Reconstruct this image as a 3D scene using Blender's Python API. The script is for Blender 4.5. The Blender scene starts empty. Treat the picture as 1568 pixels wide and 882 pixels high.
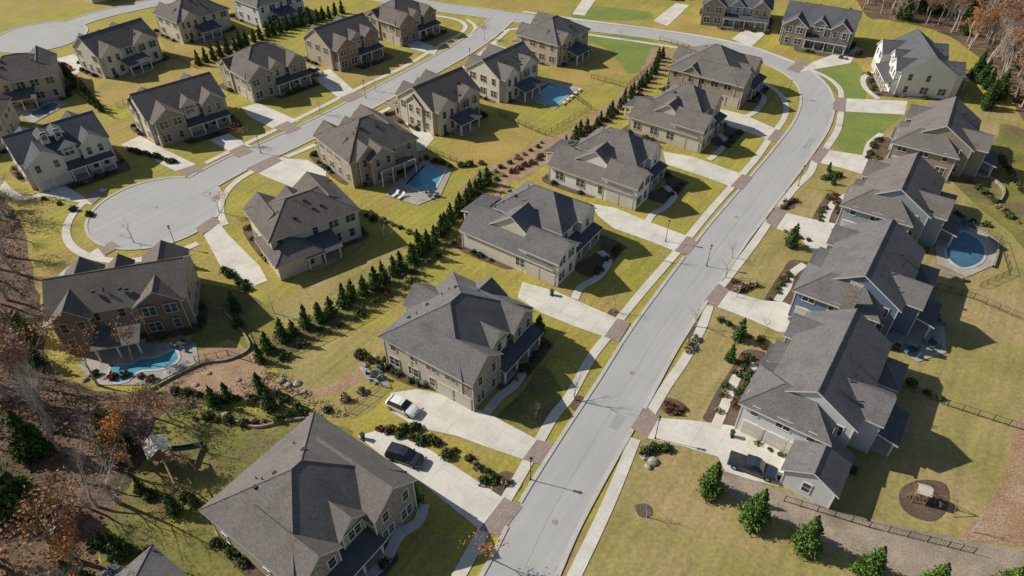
import bpy, math, random, bmesh
from mathutils import Vector, Matrix
R = random.Random(7)
S = bpy.context.scene
# ---------------------------------------------------------------- site survey
CAMH=72.0; TH=math.radians(40.4); FL=1046.0
def site(u,v,h=0.0):
    """rectify an aerial-survey reading to metres on the level plane z=h"""
    a=(u-784)/FL; b=(v-441)/FL
    dy=math.cos(TH)-b*math.sin(TH); dz=-math.sin(TH)-b*math.cos(TH)
    t=(CAMH-h)/(-dz)
    return (a*t, dy*t)
def sl(pts): return [site(*p) for p in pts]
def smooth(p,n=6,closed=False):
    out=[];N=len(p)
    rng=range(N if closed else N-1)
    for i in rng:
        if closed: a,b,c,d=p[(i-1)%N],p[i],p[(i+1)%N],p[(i+2)%N]
        else: a,b,c,d=p[max(i-1,0)],p[i],p[i+1],p[min(i+2,N-1)]
        for k in range(n):
            t=k/n
            out.append(tuple(0.5*((2*b[j])+(-a[j]+c[j])*t+(2*a[j]-5*b[j]+4*c[j]-d[j])*t*t+(-a[j]+3*b[j]-3*c[j]+d[j])*t**3) for j in (0,1)))
    if not closed: out.append(p[-1])
    return out
def inpoly(x,y,P):
    c=False;n=len(P);j=n-1
    for i in range(n):
        if (P[i][1]>y)!=(P[j][1]>y) and x<(P[j][0]-P[i][0])*(y-P[i][1])/(P[j][1]-P[i][1])+P[i][0]: c=not c
        j=i
    return c
# ---------------------------------------------------------------- materials
def mat(name,c1,c2,scale=.3,rough=.9,fine=4.0,famt=.25,bump=0.0,isl=0.0,c3=None,c3scale=.05,metal=0,spec=.3):
    m=bpy.data.materials.new(name); m.use_nodes=True
    n=m.node_tree.nodes; l=m.node_tree.links; b=n['Principled BSDF']
    b.inputs['Roughness'].default_value=rough; b.inputs['Metallic'].default_value=metal
    b.inputs['Specular IOR Level'].default_value=spec
    g=n.new('ShaderNodeNewGeometry')
    def noise(s,det=3,ro=.6):
        t=n.new('ShaderNodeTexNoise'); t.inputs['Scale'].default_value=s; t.inputs['Detail'].default_value=det; t.inputs['Roughness'].default_value=ro
        l.new(g.outputs['Position'],t.inputs['Vector']); return t
    def ramp(src,a,bb):
        r=n.new('ShaderNodeMapRange'); r.inputs[1].default_value=a; r.inputs[2].default_value=bb; l.new(src,r.inputs[0]); return r.outputs[0]
    def mix(f,a,c):
        x=n.new('ShaderNodeMix'); x.data_type='RGBA'
        l.new(f,x.inputs[0])
        for s,i in ((a,6),(c,7)):
            if isinstance(s,tuple): x.inputs[i].default_value=(*s,1)
            else: l.new(s,x.inputs[i])
        return x.outputs[2]
    col=mix(ramp(noise(scale).outputs[0],.35,.65),tuple(c1),tuple(c2))
    if c3: col=mix(ramp(noise(c3scale,4,.65).outputs[0],.48,.64),col,tuple(c3))
    if famt:
        v=ramp(noise(fine,2,.7).outputs[0],.3,.7)
        mr=n.new('ShaderNodeMapRange'); mr.inputs[3].default_value=1-famt; mr.inputs[4].default_value=1+famt; l.new(v,mr.inputs[0])
        hs=n.new('ShaderNodeHueSaturation'); l.new(col,hs.inputs['Color']); l.new(mr.outputs[0],hs.inputs['Value']); col=hs.outputs[0]
    if isl:
        mr=n.new('ShaderNodeMapRange'); mr.inputs[3].default_value=1-isl; mr.inputs[4].default_value=1+isl; l.new(g.outputs['Random Per Island'],mr.inputs[0])
        hs=n.new('ShaderNodeHueSaturation'); l.new(col,hs.inputs['Color']); l.new(mr.outputs[0],hs.inputs['Value']); col=hs.outputs[0]
    l.new(col,b.inputs['Base Color'])
    if bump:
        bp=n.new('ShaderNodeBump'); bp.inputs['Strength'].default_value=bump; bp.inputs['Distance'].default_value=.1
        l.new(noise(fine*1.5,3,.7).outputs[0],bp.inputs['Height']); l.new(bp.outputs[0],b.inputs['Normal'])
    return m
def jointed(m,ang,size,dark=.75,w=.02,c2=.92):
    n=m.node_tree.nodes;l=m.node_tree.links;b=n['Principled BSDF']
    src=b.inputs['Base Color'].links[0].from_socket
    g=n.new('ShaderNodeNewGeometry'); mp=n.new('ShaderNodeMapping'); mp.inputs['Rotation'].default_value=(0,0,ang)
    l.new(g.outputs['Position'],mp.inputs[0])
    br=n.new('ShaderNodeTexBrick'); br.offset=0; br.inputs['Scale'].default_value=1; br.inputs['Brick Width'].default_value=size; br.inputs['Row Height'].default_value=size
    br.inputs['Mortar Size'].default_value=w; br.inputs['Mortar Smooth'].default_value=.3
    br.inputs['Color1'].default_value=(1,1,1,1);br.inputs['Color2'].default_value=(c2,c2,c2,1);br.inputs['Mortar'].default_value=(dark,dark,dark,1)
    l.new(mp.outputs[0],br.inputs['Vector'])
    x=n.new('ShaderNodeMix');x.data_type='RGBA';x.blend_type='MULTIPLY';x.inputs[0].default_value=1
    l.new(src,x.inputs[6]);l.new(br.outputs[0],x.inputs[7]);l.new(x.outputs[2],b.inputs['Base Color']);return m
def streaked(m,ang,sx,sy,lo,hi,det=3):
    n=m.node_tree.nodes;l=m.node_tree.links;b=n['Principled BSDF'];src=b.inputs['Base Color'].links[0].from_socket
    g=n.new('ShaderNodeNewGeometry');r_=n.new('ShaderNodeMapping');r_.inputs['Rotation'].default_value=(0,0,ang);l.new(g.outputs['Position'],r_.inputs[0])
    mp=n.new('ShaderNodeMapping');mp.inputs['Scale'].default_value=(sx,sy,1);l.new(r_.outputs[0],mp.inputs[0])
    t=n.new('ShaderNodeTexNoise');t.inputs['Scale'].default_value=1;t.inputs['Detail'].default_value=det;l.new(mp.outputs[0],t.inputs['Vector'])
    mr=n.new('ShaderNodeMapRange');mr.inputs[1].default_value=.3;mr.inputs[2].default_value=.7;mr.inputs[3].default_value=lo;mr.inputs[4].default_value=hi;l.new(t.outputs[0],mr.inputs[0])
    hs=n.new('ShaderNodeHueSaturation');l.new(src,hs.inputs['Color']);l.new(mr.outputs[0],hs.inputs['Value']);l.new(hs.outputs[0],b.inputs['Base Color']);return m
A_=math.radians(-55)
M={}
M['lawn']=streaked(mat('lawn_grass',(.37,.315,.062),(.265,.25,.047),.14,fine=1.8,famt=.22,bump=.3,c3=(.35,.255,.085),c3scale=.07),A_,.08,1.1,.87,1.12)
M['tan']=streaked(mat('dormant_grass',(.335,.275,.10),(.255,.225,.072),.13,fine=1.8,famt=.2,bump=.3,c3=(.37,.275,.135),c3scale=.07),A_,.08,1.0,.87,1.12)
M['green']=mat('green_grass',(.15,.215,.05),(.22,.25,.055),.2,fine=2,famt=.22,bump=.25)
M['olive']=mat('shaded_grass',(.14,.15,.04),(.24,.215,.055),.14,fine=2,famt=.3,bump=.3,c3=(.16,.115,.065),c3scale=.1)  # grass darkened so its colour carries tree shade
M['orange']=mat('centipede_grass',(.42,.295,.09),(.34,.26,.07),.15,fine=2,famt=.2,bump=.2,c3=(.29,.24,.065),c3scale=.09)
M['straw']=mat('pine_straw',(.31,.19,.11),(.38,.265,.17),.4,fine=4,famt=.4,bump=.5)
M['mulch']=mat('bark_mulch',(.10,.065,.048),(.15,.105,.075),.5,fine=5,famt=.4,bump=.5)
M['litter']=mat('leaf_litter',(.12,.08,.052),(.22,.14,.09),.25,fine=3,famt=.55,bump=.7,c3=(.075,.062,.038),c3scale=.14)
M['gravel']=mat('swale_gravel',(.29,.235,.18),(.37,.31,.24),.4,fine=6,famt=.35,bump=.5,c3=(.21,.175,.13),c3scale=.15)
M['asphalt']=streaked(mat('worn_asphalt',(.39,.385,.378),(.42,.413,.405),.15,fine=7,famt=.06,bump=.1),A_,.03,.9,.94,1.05)
M['patch']=mat('asphalt_patch',(.32,.318,.315),(.35,.348,.345),.5,fine=7,famt=.1)
M['concrete']=jointed(mat('driveway_concrete',(.68,.645,.575),(.62,.59,.53),.3,fine=2.2,famt=.05,c3=(.57,.54,.48),c3scale=.3),A_,3.0,.7,.03)
M['walk']=jointed(mat('sidewalk_concrete',(.65,.615,.55),(.57,.54,.48),.35,fine=4,famt=.08),A_,1.5,.78,.03)
M['kerb']=mat('kerb_concrete',(.52,.50,.46),(.44,.42,.39),.5,fine=4,famt=.12)
M['paver']=jointed(mat('brick_pavers',(.34,.265,.235),(.29,.225,.195),.8,fine=6,famt=.25),A_,.5,.8,.03)
M['water']=mat('pool_water',(.08,.29,.39),(.11,.36,.45),.5,rough=.06,fine=1,famt=.1,spec=.6)
M['dwater']=mat('deep_pool_water',(.05,.13,.20),(.07,.17,.25),.5,rough=.06,fine=1,famt=.1,spec=.6)
M['patio']=mat('patio_slab',(.42,.38,.33),(.32,.29,.26),.5,fine=3,famt=.15)
M['rock']=mat('boulder_stone',(.40,.36,.31),(.25,.22,.19),1.5,fine=5,famt=.3)
M['trim']=mat('white_trim',(.72,.70,.66),(.66,.64,.60),1,rough=.6,famt=.05)
M['tantrim']=mat('tan_trim',(.58,.52,.43),(.52,.47,.39),1,rough=.6,famt=.05)
M['glass']=mat('window_glass',(.03,.04,.05),(.06,.075,.09),.6,rough=.12,famt=.2,spec=.7)
M['gdoor']=mat('garage_door_paint',(.57,.52,.44),(.50,.47,.40),.5,rough=.6,famt=.08)
M['metal']=mat('dark_metal',(.035,.035,.04),(.05,.05,.055),1,rough=.5,famt=.1)
M['wood']=mat('cedar_wood',(.28,.19,.11),(.20,.13,.08),2,fine=6,famt=.3)
M['porchroof']=mat('porch_roof',(.075,.075,.085),(.10,.10,.11),1,rough=.6,famt=.1)
M['stone']=mat('stone_veneer',(.36,.31,.25),(.25,.215,.18),2.5,fine=4,famt=.4,bump=.5)
M['brick']=mat('brown_brick',(.29,.20,.155),(.23,.16,.12),2,fine=5,famt=.25,bump=.2)
M['teal']=mat('outdoor_cushion',(.05,.22,.28),(.06,.27,.33),2,famt=.1)
M['bin']=mat('bin_plastic',(.03,.06,.045),(.04,.07,.05),2,rough=.5,famt=.1)
def roofm(nm,a,b):
    m=mat(nm,a,b,3.0,rough=.95,fine=9,famt=.26,bump=.4,c3=tuple(x*.9 for x in a),c3scale=.35)
    n=m.node_tree.nodes;l=m.node_tree.links;bs=n['Principled BSDF'];src=bs.inputs['Base Color'].links[0].from_socket
    g=n.new('ShaderNodeNewGeometry');mp=n.new('ShaderNodeMapping');mp.inputs['Scale'].default_value=(1.4,1.4,9);l.new(g.outputs['Position'],mp.inputs[0])
    t=n.new('ShaderNodeTexNoise');t.inputs['Scale'].default_value=1.6;t.inputs['Detail'].default_value=3;l.new(mp.outputs[0],t.inputs['Vector'])
    mr=n.new('ShaderNodeMapRange');mr.inputs[1].default_value=.35;mr.inputs[2].default_value=.65;mr.inputs[3].default_value=.84;mr.inputs[4].default_value=1.12;l.new(t.outputs[0],mr.inputs[0])
    hs=n.new('ShaderNodeHueSaturation');l.new(src,hs.inputs['Color']);l.new(mr.outputs[0],hs.inputs['Value']);l.new(hs.outputs[0],bs.inputs['Base Color'])
    return m
ROOF=[roofm('shingles_taupe',(.158,.142,.134),(.188,.172,.162)),roofm('shingles_grey',(.143,.137,.138),(.173,.167,.167)),roofm('shingles_brown',(.142,.124,.11),(.17,.15,.136)),roofm('shingles_charcoal',(.10,.103,.115),(.13,.132,.143))]
def siding(nm,c):
    m=mat(nm,c,tuple(x*.93 for x in c),.4,rough=.75,fine=2,famt=.05)
    n=m.node_tree.nodes;l=m.node_tree.links;bs=n['Principled BSDF']
    g=n.new('ShaderNodeNewGeometry');sx=n.new('ShaderNodeSeparateXYZ');l.new(g.outputs['Position'],sx.inputs[0])
    mu=n.new('ShaderNodeMath');mu.operation='MULTIPLY';mu.inputs[1].default_value=5;l.new(sx.outputs[2],mu.inputs[0])
    fr=n.new('ShaderNodeMath');fr.operation='FRACT';l.new(mu.outputs[0],fr.inputs[0])
    bp=n.new('ShaderNodeBump');bp.inputs['Strength'].default_value=.4;bp.inputs['Distance'].default_value=.03;l.new(fr.outputs[0],bp.inputs['Height']);l.new(bp.outputs[0],bs.inputs['Normal'])
    return m
W_={'beige':siding('siding_beige',(.58,.52,.42)),'tan':siding('siding_tan',(.46,.385,.29)),'cream':siding('siding_cream',(.67,.63,.55)),
    'white':siding('siding_white',(.74,.73,.71)),'grey':siding('siding_grey',(.62,.625,.63)),'slate':siding('siding_slate',(.33,.37,.41)),'blue':siding('siding_blue',(.16,.225,.32)),'taupe':siding('siding_taupe',(.38,.32,.26)),'olive':siding('siding_sage',(.42,.40,.30)),'stone':M['stone'],'brick':M['brick']}
# ---------------------------------------------------------------- mesh helpers
class MB:
    def __init__(s): s.v=[];s.f=[];s.m=[]
    def poly(s,pts,mi=0):
        b=len(s.v); s.v+= [tuple(p) for p in pts]; s.f.append(tuple(range(b,b+len(pts)))); s.m.append(mi)
    def box(s,x0,x1,y0,y1,z0,z1,mi=0,T=None):
        c=[(x0,y0,z0),(x1,y0,z0),(x1,y1,z0),(x0,y1,z0),(x0,y0,z1),(x1,y0,z1),(x1,y1,z1),(x0,y1,z1)]
        if T: c=[tuple(T@Vector(p)) for p in c]
        b=len(s.v); s.v+=c
        for f in ((0,3,2,1),(4,5,6,7),(0,1,5,4),(1,2,6,5),(2,3,7,6),(3,0,4,7)): s.f.append(tuple(b+i for i in f)); s.m.append(mi)
    def tube(s,a,b_,r0,r1,n=6,mi=0,cap=True):
        a=Vector(a);b_=Vector(b_);d=(b_-a)
        if d.length<1e-6: return
        d.normalize(); x=d.orthogonal().normalized(); y=d.cross(x); b=len(s.v)
        for c,r in ((a,r0),(b_,r1)):
            for i in range(n):
                t=2*math.pi*i/n; s.v.append(tuple(c+x*math.cos(t)*r+y*math.sin(t)*r))
        for i in range(n):
            j=(i+1)%n; s.f.append((b+i,b+j,b+n+j,b+n+i)); s.m.append(mi)
        if cap: s.f.append(tuple(b+n+i for i in range(n))); s.m.append(mi); s.f.append(tuple(b+i for i in reversed(range(n)))); s.m.append(mi)
    def mesh(s,name,mats):
        me=bpy.data.meshes.new(name); me.from_pydata(s.v,[],s.f)
        for m in mats: me.materials.append(m)
        if len(mats)>1: me.polygons.foreach_set('material_index',s.m)
        me.update(); return me
    def obj(s,name,mats,parent=None):
        o=bpy.data.objects.new(name,s.mesh(name,mats)); S.collection.objects.link(o)
        if parent: o.parent=parent
        return o
def empty(name,x,y,ang=0,z=0):
    o=bpy.data.objects.new(name,None); S.collection.objects.link(o); o.location=(x,y,z); o.rotation_euler=(0,0,ang); o.empty_display_size=.5; return o
ZC=[0]
def sheet(name,pts,z,m,sm=False,n=5,world=False,jag=0):
    p=pts if world else sl(pts)
    if sm: p=smooth(p,n,True)
    if jag: p=[(x+R.uniform(-jag,jag),y+R.uniform(-jag,jag)) for x,y in p]
    ZC[0]+=1; z+=ZC[0]*.00004
    b=MB(); b.poly([(x,y,z) for x,y in p]); o=b.obj(name,[m])
    if o.data.polygons[0].normal.z<0: o.data.flip_normals()
    return o
def offs(p,d,j=0):
    out=[]
    for i in range(len(p)):
        a=p[max(i-1,0)];b=p[min(i+1,len(p)-1)];dx=b[0]-a[0];dy=b[1]-a[1];L=math.hypot(dx,dy) or 1
        e=d+(R.uniform(-j,j) if j else 0)
        out.append((p[i][0]+dy/L*e,p[i][1]-dx/L*e))
    return out
def ribbon(name,p,w,z,m,th=0,skip=None,j=0):
    a=offs(p,-w/2,j);c=offs(p,w/2,j);b=MB();ZC[0]+=1;z+=ZC[0]*.00004
    for i in range(len(p)-1):
        mx=(p[i][0]+p[i+1][0])/2;my=(p[i][1]+p[i+1][1])/2
        if skip and skip(mx,my): continue
        b.poly([(*a[i],z),(*c[i],z),(*c[i+1],z),(*a[i+1],z)])
        if th:
            b.poly([(*a[i],z-th),(*a[i],z),(*a[i+1],z),(*a[i+1],z-th)]);b.poly([(*c[i],z),(*c[i],z-th),(*c[i+1],z-th),(*c[i+1],z)])
    return b.obj(name,[m])
# ---------------------------------------------------------------- ground
g=MB()
g.poly([(-2500,-2500,0),(2500,-2500,0),(2500,4000,0),(-2500,4000,0)]); g.obj('ground',[M['lawn']])
Z={'zone':.010,'zone2':.020,'bed':.030,'road':.045,'drive':.060,'walk':.075,'apron':.090}
sheet('lawn',[(850,900),(915,780),(985,650),(1060,520),(1130,420),(1230,260),(1290,170),(1700,170),(1900,420),(2100,882),(2100,1100),(760,1100)],Z['zone'],M['tan'])
sheet('lawn',[(340,1200),(170,900),(150,780),(200,690),(270,625),(330,630),(430,640),(540,660),(480,720),(330,800),(400,900),(560,1200)],Z['zone'],M['olive'],True)  # woodland shade over this yard is painted in with the olive tint
for pts,k in [([(1230,105),(1310,95),(1325,150),(1290,150),(1265,130)],'green'),([(1300,168),(1380,172),(1350,205),(1330,240),(1285,228),(1275,205)],'green'),
    ([(905,52),(1000,62),(1005,92),(960,112),(900,70)],'green'),([(770,165),(850,190),(900,170),(880,160),(800,150)],'lawn'),
    ([(895,10),(990,18),(985,30),(880,28)],'green'),([(85,112),(240,90),(300,85),(320,120),(180,160),(120,140)],'orange'),([(860,70),(920,70),(960,112),(960,125),(870,130),(840,110)],'orange'),
    ([(480,70),(640,90),(590,120),(520,130),(480,110)],'orange'),([(245,60),(330,50),(370,62),(300,95)],'orange'),([(700,260),(780,245),(820,200),(760,180),(690,215)],'orange'),
    ([(420,470),(560,400),(620,380),(560,440),(470,500)],'tan'),([(430,560),(560,500),(600,520),(590,600),(540,640),(450,620)],'tan'),
    ([(290,440),(380,450),(430,500),(400,545),(350,520),(300,540)],'olive'),([(250,30),(340,40),(300,60),(240,55)],'orange'),([(760,640),(800,600),(830,560),(860,600),(840,645),(800,660)],'olive'),([(1040,20),(1120,60),(1060,70),(1000,45)],'orange')]:
    sheet('lawn',pts,Z['zone2'],M[k],True)
sheet('woodland_floor',[(-500,150),(-60,280),(10,310),(40,360),(55,440),(72,500),(75,560),(150,600),(270,600),(345,600),(300,625),(240,640),(225,700),(180,780),(150,830),(165,882),(200,1100),(-500,1100)],Z['zone2'],M['litter'],True,jag=.4)
sheet('woodland_floor',[(1325,20),(1360,30),(1440,50),(1500,90),(1560,170),(1640,330),(1900,400),(2300,100),(1900,-120),(1400,-150),(1300,-60)],Z['zone2'],M['litter'],True,jag=.4)
ribbon('pine_straw_bed',smooth(sl([(728,302),(760,272),(800,252),(858,215)]),6),8,Z['bed'],M['straw'],j=.5)
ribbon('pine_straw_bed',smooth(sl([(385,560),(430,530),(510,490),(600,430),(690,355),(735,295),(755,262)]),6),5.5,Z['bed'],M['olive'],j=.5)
ribbon('pine_straw_bed',smooth(sl([(855,222),(905,190),(945,162),(975,135),(1000,105),(1012,75)]),6),5,Z['bed'],M['straw'],j=.4)
ribbon('dry_stream_bed',smooth(sl([(560,565),(500,600),(440,590),(400,592),(340,575)]),6),1.8,Z['bed'],M['straw'],j=.5)
sheet('pine_straw_bed',[(280,548),(350,530),(395,545),(410,570),(420,600),(350,612),(300,600),(250,600)],Z['bed'],M['straw'],True,jag=.3)
sheet('swale_bank',[(1108,722),(1150,735),(1200,752),(1300,785),(1420,815),(1600,850),(1750,900),(1700,1000),(1480,900),(1380,880),(1300,848),(1230,815),(1150,775),(1085,738)],Z['bed'],M['gravel'],True,jag=.15)
sheet('bare_dirt',[(1500,790),(1540,720),(1560,640),(1700,600),(1900,800),(1700,860),(1560,835),(1470,825)],Z['bed'],M['straw'],True,jag=.3)
sheet('shaded_bank',[(1420,225),(1480,300),(1540,350),(1600,400),(1750,400),(1640,240),(1540,190),(1520,215)],Z['bed'],M['olive'],True)  # bank's shade is put into the sheet's darker grass colour
# ---------------------------------------------------------------- roads
main=smooth(sl([(640,1150),(735,1000),(796,882),(840,790),(892,700),(953,600),(1010,505),(1103,372),(1140,325),(1180,275),(1214,232),(1240,195),(1251,165),(1248,138),(1226,114),(1190,95),(1140,79),(1080,66),(1010,54),(940,45),(880,38),(820,31),(740,20),(650,8),(560,-8),(420,-30)]),10)
left=smooth(sl([(775,24),(738,55),(700,80),(650,108),(600,135),(555,159),(505,185),(460,207),(410,230),(360,252),(300,285),(262,308)]),8)
cx,cy=site(240,323); RAD=11.8
ul=smooth(sl([(70,55),(130,30),(200,12),(300,-8),(420,-30)]),6); c2=site(62,56)
def circ(c,r,n=64,a0=0,a1=2*math.pi): return [(c[0]+r*math.cos(a0+(a1-a0)*i/n),c[1]+r*math.sin(a0+(a1-a0)*i/n)) for i in range(n+1)]
ribbon('main_road',main,7.2,Z['road'],M['asphalt'])
ribbon('side_road',left,7.2,Z['road']+.002,M['asphalt'])
ribbon('far_road',ul,7.2,Z['road']+.002,M['asphalt'])
sheet('cul_de_sac_pavement',circ((cx,cy),RAD)[:-1],Z['road']+.004,M['asphalt'],world=True)
sheet('cul_de_sac_pavement',circ(c2,12)[:-1],Z['road']+.005,M['asphalt'],world=True)
def sub(p,a,b): n=len(p);return p[int(n*a):int(n*b)]
ribbon('road_seam',offs(sub(main,.02,.7),.1),.06,Z['road']+.009,M['patch'],j=.03)
for a,b,o,w in ((.065,.075,-1.6,1.2),(.18,.195,1.5,1.2),(.41,.43,1.8,1.2)): ribbon('asphalt_patch',offs(sub(main,a,b),o),w,Z['road']+.010,M['patch'],j=.05)
for u,v in ((968,571),(1128,333),(850,800),(240,318),(1232,225)):
    x,y=site(u,v); sheet('manhole_cover',circ((x,y),.36,18)[:-1],Z['road']+.012,M['stone'],world=True)
aprons=[[(733,812),(772,762),(800,776),(765,822)],[(800,704),(822,674),(852,680),(828,712)],[(925,516),(945,488),(966,494),(948,524)],[(1033,385),(1052,362),(1072,368),(1053,391)],[(1118,286),(1136,267),(1152,272),(1136,291)],[(1174,214),(1188,198),(1202,203),(1190,219)],
 [(966,655),(990,622),(1008,640),(990,672)],[(1078,462),(1100,434),(1116,445),(1098,470)],[(1172,340),(1190,315),(1204,326),(1188,350)],[(1240,245),(1258,224),(1270,230),(1254,252)],[(1276,170),(1278,150),(1296,150),(1294,172)],[(1204,106),(1226,92),(1240,98),(1222,112)],
 [(418,196),(440,186),(462,196),(440,206)],[(350,232),(372,222),(388,232),(364,242)],[(378,258),(420,238),(432,246),(395,266)],[(300,350),(326,332),(336,342),(310,360)],[(150,380),(172,370),(185,378),(160,392)],[(128,302),(150,288),(160,298),(142,314)],[(270,262),(300,252),(312,262),(284,272)],
 [(520,150),(545,140),(558,146),(535,157)],[(610,175),(590,160),(604,152),(625,164)],[(560,180),(540,172),(552,165),(575,172)]]
AP=[sl(a) for a in aprons]
for a in AP: sheet('brick_paver_apron',a,Z['apron'],M['paver'],world=True)
drives=[[(548,668),(575,660),(620,672),(660,690),(772,764),(735,812),(690,775),(640,735),(600,712),(575,690)],
 [(598,602),(640,596),(672,603),(720,622),(760,640),(824,674),(802,704),(760,690),(700,668),(640,655),(600,632)],
 [(800,432),(850,446),(900,468),(946,488),(926,516),(880,500),(830,480),(792,456)],
 [(905,312),(940,318),(1000,342),(1054,362),(1034,385),(985,366),(940,350),(915,330)],
 [(1015,232),(1060,240),(1137,267),(1119,286),(1070,268),(1020,252)],[(1095,165),(1140,176),(1189,198),(1175,213),(1120,195),(1098,185)],
 [(1008,640),(1060,644),(1120,652),(1200,688),(1205,712),(1192,745),(1150,735),(1110,722),(1100,700),(1050,685),(990,671)],
 [(1115,445),(1165,460),(1200,463),(1252,486),(1245,515),(1190,508),(1150,490),(1098,470)],[(1202,326),(1240,335),(1295,346),(1290,372),(1250,392),(1225,365),(1188,350)],
 [(1270,230),(1320,238),(1345,248),(1330,270),(1290,258),(1255,250)],[(1296,151),(1390,155),(1385,176),(1294,171)],[(1238,98),(1290,78),(1310,84),(1302,97),(1222,111)],
 [(418,197),(380,178),(370,165),(395,158),(460,186),(440,188)],[(352,232),(320,215),(350,205),(388,226),(374,224)],[(428,242),(470,245),(500,262),(497,282),(455,290),(395,266)],
 [(312,360),(336,342),(352,362),(398,408),(410,430),(385,440),(340,412)],[(150,380),(100,412),(72,440),(66,500),(90,505),(105,440),(125,415),(162,392)],[(130,302),(100,285),(75,292),(90,305),(142,314)],
 [(270,263),(215,235),(185,222),(215,208),(250,228),(300,252)],[(520,151),(490,128),(480,112),(505,106),(545,141)],[(612,176),(640,215),(620,235),(650,230),(665,212),(624,165)],
 [(85,112),(78,92),(118,82),(135,100),(110,120)],[(735,88),(765,92),(780,75),(752,66)],[(640,62),(612,58),(630,75),(665,84),(672,74)],[(1000,32),(1035,5),(1056,8),(1022,40)],[(876,22),(895,-5),(912,0),(895,24)],[(1120,60),(1150,38),(1180,45),(1150,72)]]
for d in drives: sheet('driveway',d,Z['drive'],M['concrete'])
roads=[(main,3.6),(left,3.6),(ul,3.6)]
def near(p,x,y,r): return any((q[0]-x)**2+(q[1]-y)**2<r*r for q in p[::2])
def skipk(own):
    def f(x,y):
        if any(inpoly(x,y,a) for a in AP): return True
        for p,w in roads:
            if p is not own and near(p,x,y,w+.4): return True
        if own!='c1' and math.hypot(x-cx,y-cy)<RAD: return True
        if own!='c2' and math.hypot(x-c2[0],y-c2[1])<12: return True
        return False
    return f
for p,w in roads:
    for s in (-1,1): ribbon('kerb',offs(p,s*(w+.15)),.5,.13,M['kerb'],.13,skipk(p))
ribbon('kerb',circ((cx,cy),RAD+.15),.5,.13,M['kerb'],.13,skipk('c1'))
ribbon('kerb',circ(c2,12.15),.5,.13,M['kerb'],.13,skipk('c2'))
walks=[([(690,905),(715,860),(745,805)],1.5),([(760,790),(800,722),(845,642),(872,608),(905,548),(933,512)],1.4),([(940,500),(985,445),(1040,382)],1.4),([(1052,366),(1090,320),(1126,280)],1.4),([(1134,270),(1158,242),(1181,208)],1.4),([(1188,200),(1201,180),(1203,160),(1190,140),(1160,122),(1125,106)],1.3),
 ([(868,905),(930,775),(972,672)],1.5),([(992,640),(1020,592),(1050,548),(1075,500),(1086,468)],1.4),([(1102,440),(1130,405),(1160,365),(1178,338)],1.4),([(1192,320),(1215,290),(1240,265),(1248,245)],1.4),([(1264,228),(1282,200),(1288,170)],1.4),([(1288,150),(1285,135),(1265,118),(1230,103)],1.3),
 ([(1215,95),(1150,72),(1080,57),(1000,45),(900,32),(800,18)],1.3),([(1130,96),(1060,78),(990,66),(920,56),(860,48),(800,44),(770,48)],1.3),
 ([(345,345),(338,325),(343,300),(365,276),(400,257),(450,236),(500,214),(560,184),(600,164),(660,132),(715,100),(760,66)],1.3),([(315,250),(365,226),(430,195),(500,160),(560,130),(620,102),(670,72),(705,52),(712,38),(690,28),(640,22)],1.3),
 ([(0,278),(12,292),(35,304),(70,298),(95,300)],1.6),([(780,45),(745,75),(715,98)],1.2),([(715,30),(728,42),(715,60)],1.0)]
for p,w in walks: ribbon('sidewalk',smooth(sl(p),6),w,Z['walk'],M['walk'])
ribbon('sidewalk',circ((cx,cy),15.2,40,math.radians(150),math.radians(318)),1.4,Z['walk'],M['walk'])
paths=[[(650,772),(640,800),(612,820),(588,862),(560,885)],[(797,535),(805,560),(788,590),(765,608),(745,632)],[(918,385),(932,400),(915,425),(890,440),(880,458)],[(1018,285),(1032,300),(1018,318),(998,330),(990,345)],[(1100,205),(1112,218),(1098,235),(1085,245)],[(1160,140),(1170,152),(1158,170),(1140,180)],
 [(1158,560),(1132,572),(1118,600),(1108,625),(1095,655)],[(1232,405),(1212,420),(1205,440),(1190,462)],[(1300,298),(1278,310),(1268,325),(1262,342)],[(1350,205),(1332,220),(1325,240)],[(1335,110),(1322,120),(1325,135),(1345,152)]]
for p in paths: ribbon('garden_path',smooth(sl(p),6),1.3,Z['walk']+.003,M['walk'])
# ---------------------------------------------------------------- houses
class House:
    def __init__(s,name,u,v,face,roof,wall,trim,eh=5.9):
        x,y=site(u,v,eh); s.x=x;s.y=y;s.ang=math.radians(face)+math.pi/2
        s.e=empty(name,x,y,s.ang); s.P={}; s.roof=roof;s.wall=wall;s.trim=trim; s.mx=1
    def p(s,k):
        if k not in s.P: s.P[k]=MB()
        return s.P[k]
    def world(s,x,y):
        x*=s.mx; c,n=math.cos(s.ang),math.sin(s.ang); return (s.x+x*c-y*n,s.y+x*n+y*c)
    def finish(s):
        mats={'walls':s.wall,'roof':s.roof,'trim':s.trim,'windows':M['glass'],'window_frames':s.trim,'garage_doors':M['gdoor'],'porch_roof':M['porchroof'],'stone_walls':M['stone'],'brick_walls':M['brick'],'white_walls':W_['white'],'vents':M['metal'],'porch_floor':M['patio'],'front_door':M['wood'],'deck':M['wood'],'railings':M['trim'],'corner_boards':s.trim,'ridge_caps':s.roof,'chimney':M['stone']}
        for k,b in s.P.items(): b.obj(k,[mats[k]],s.e)
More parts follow.
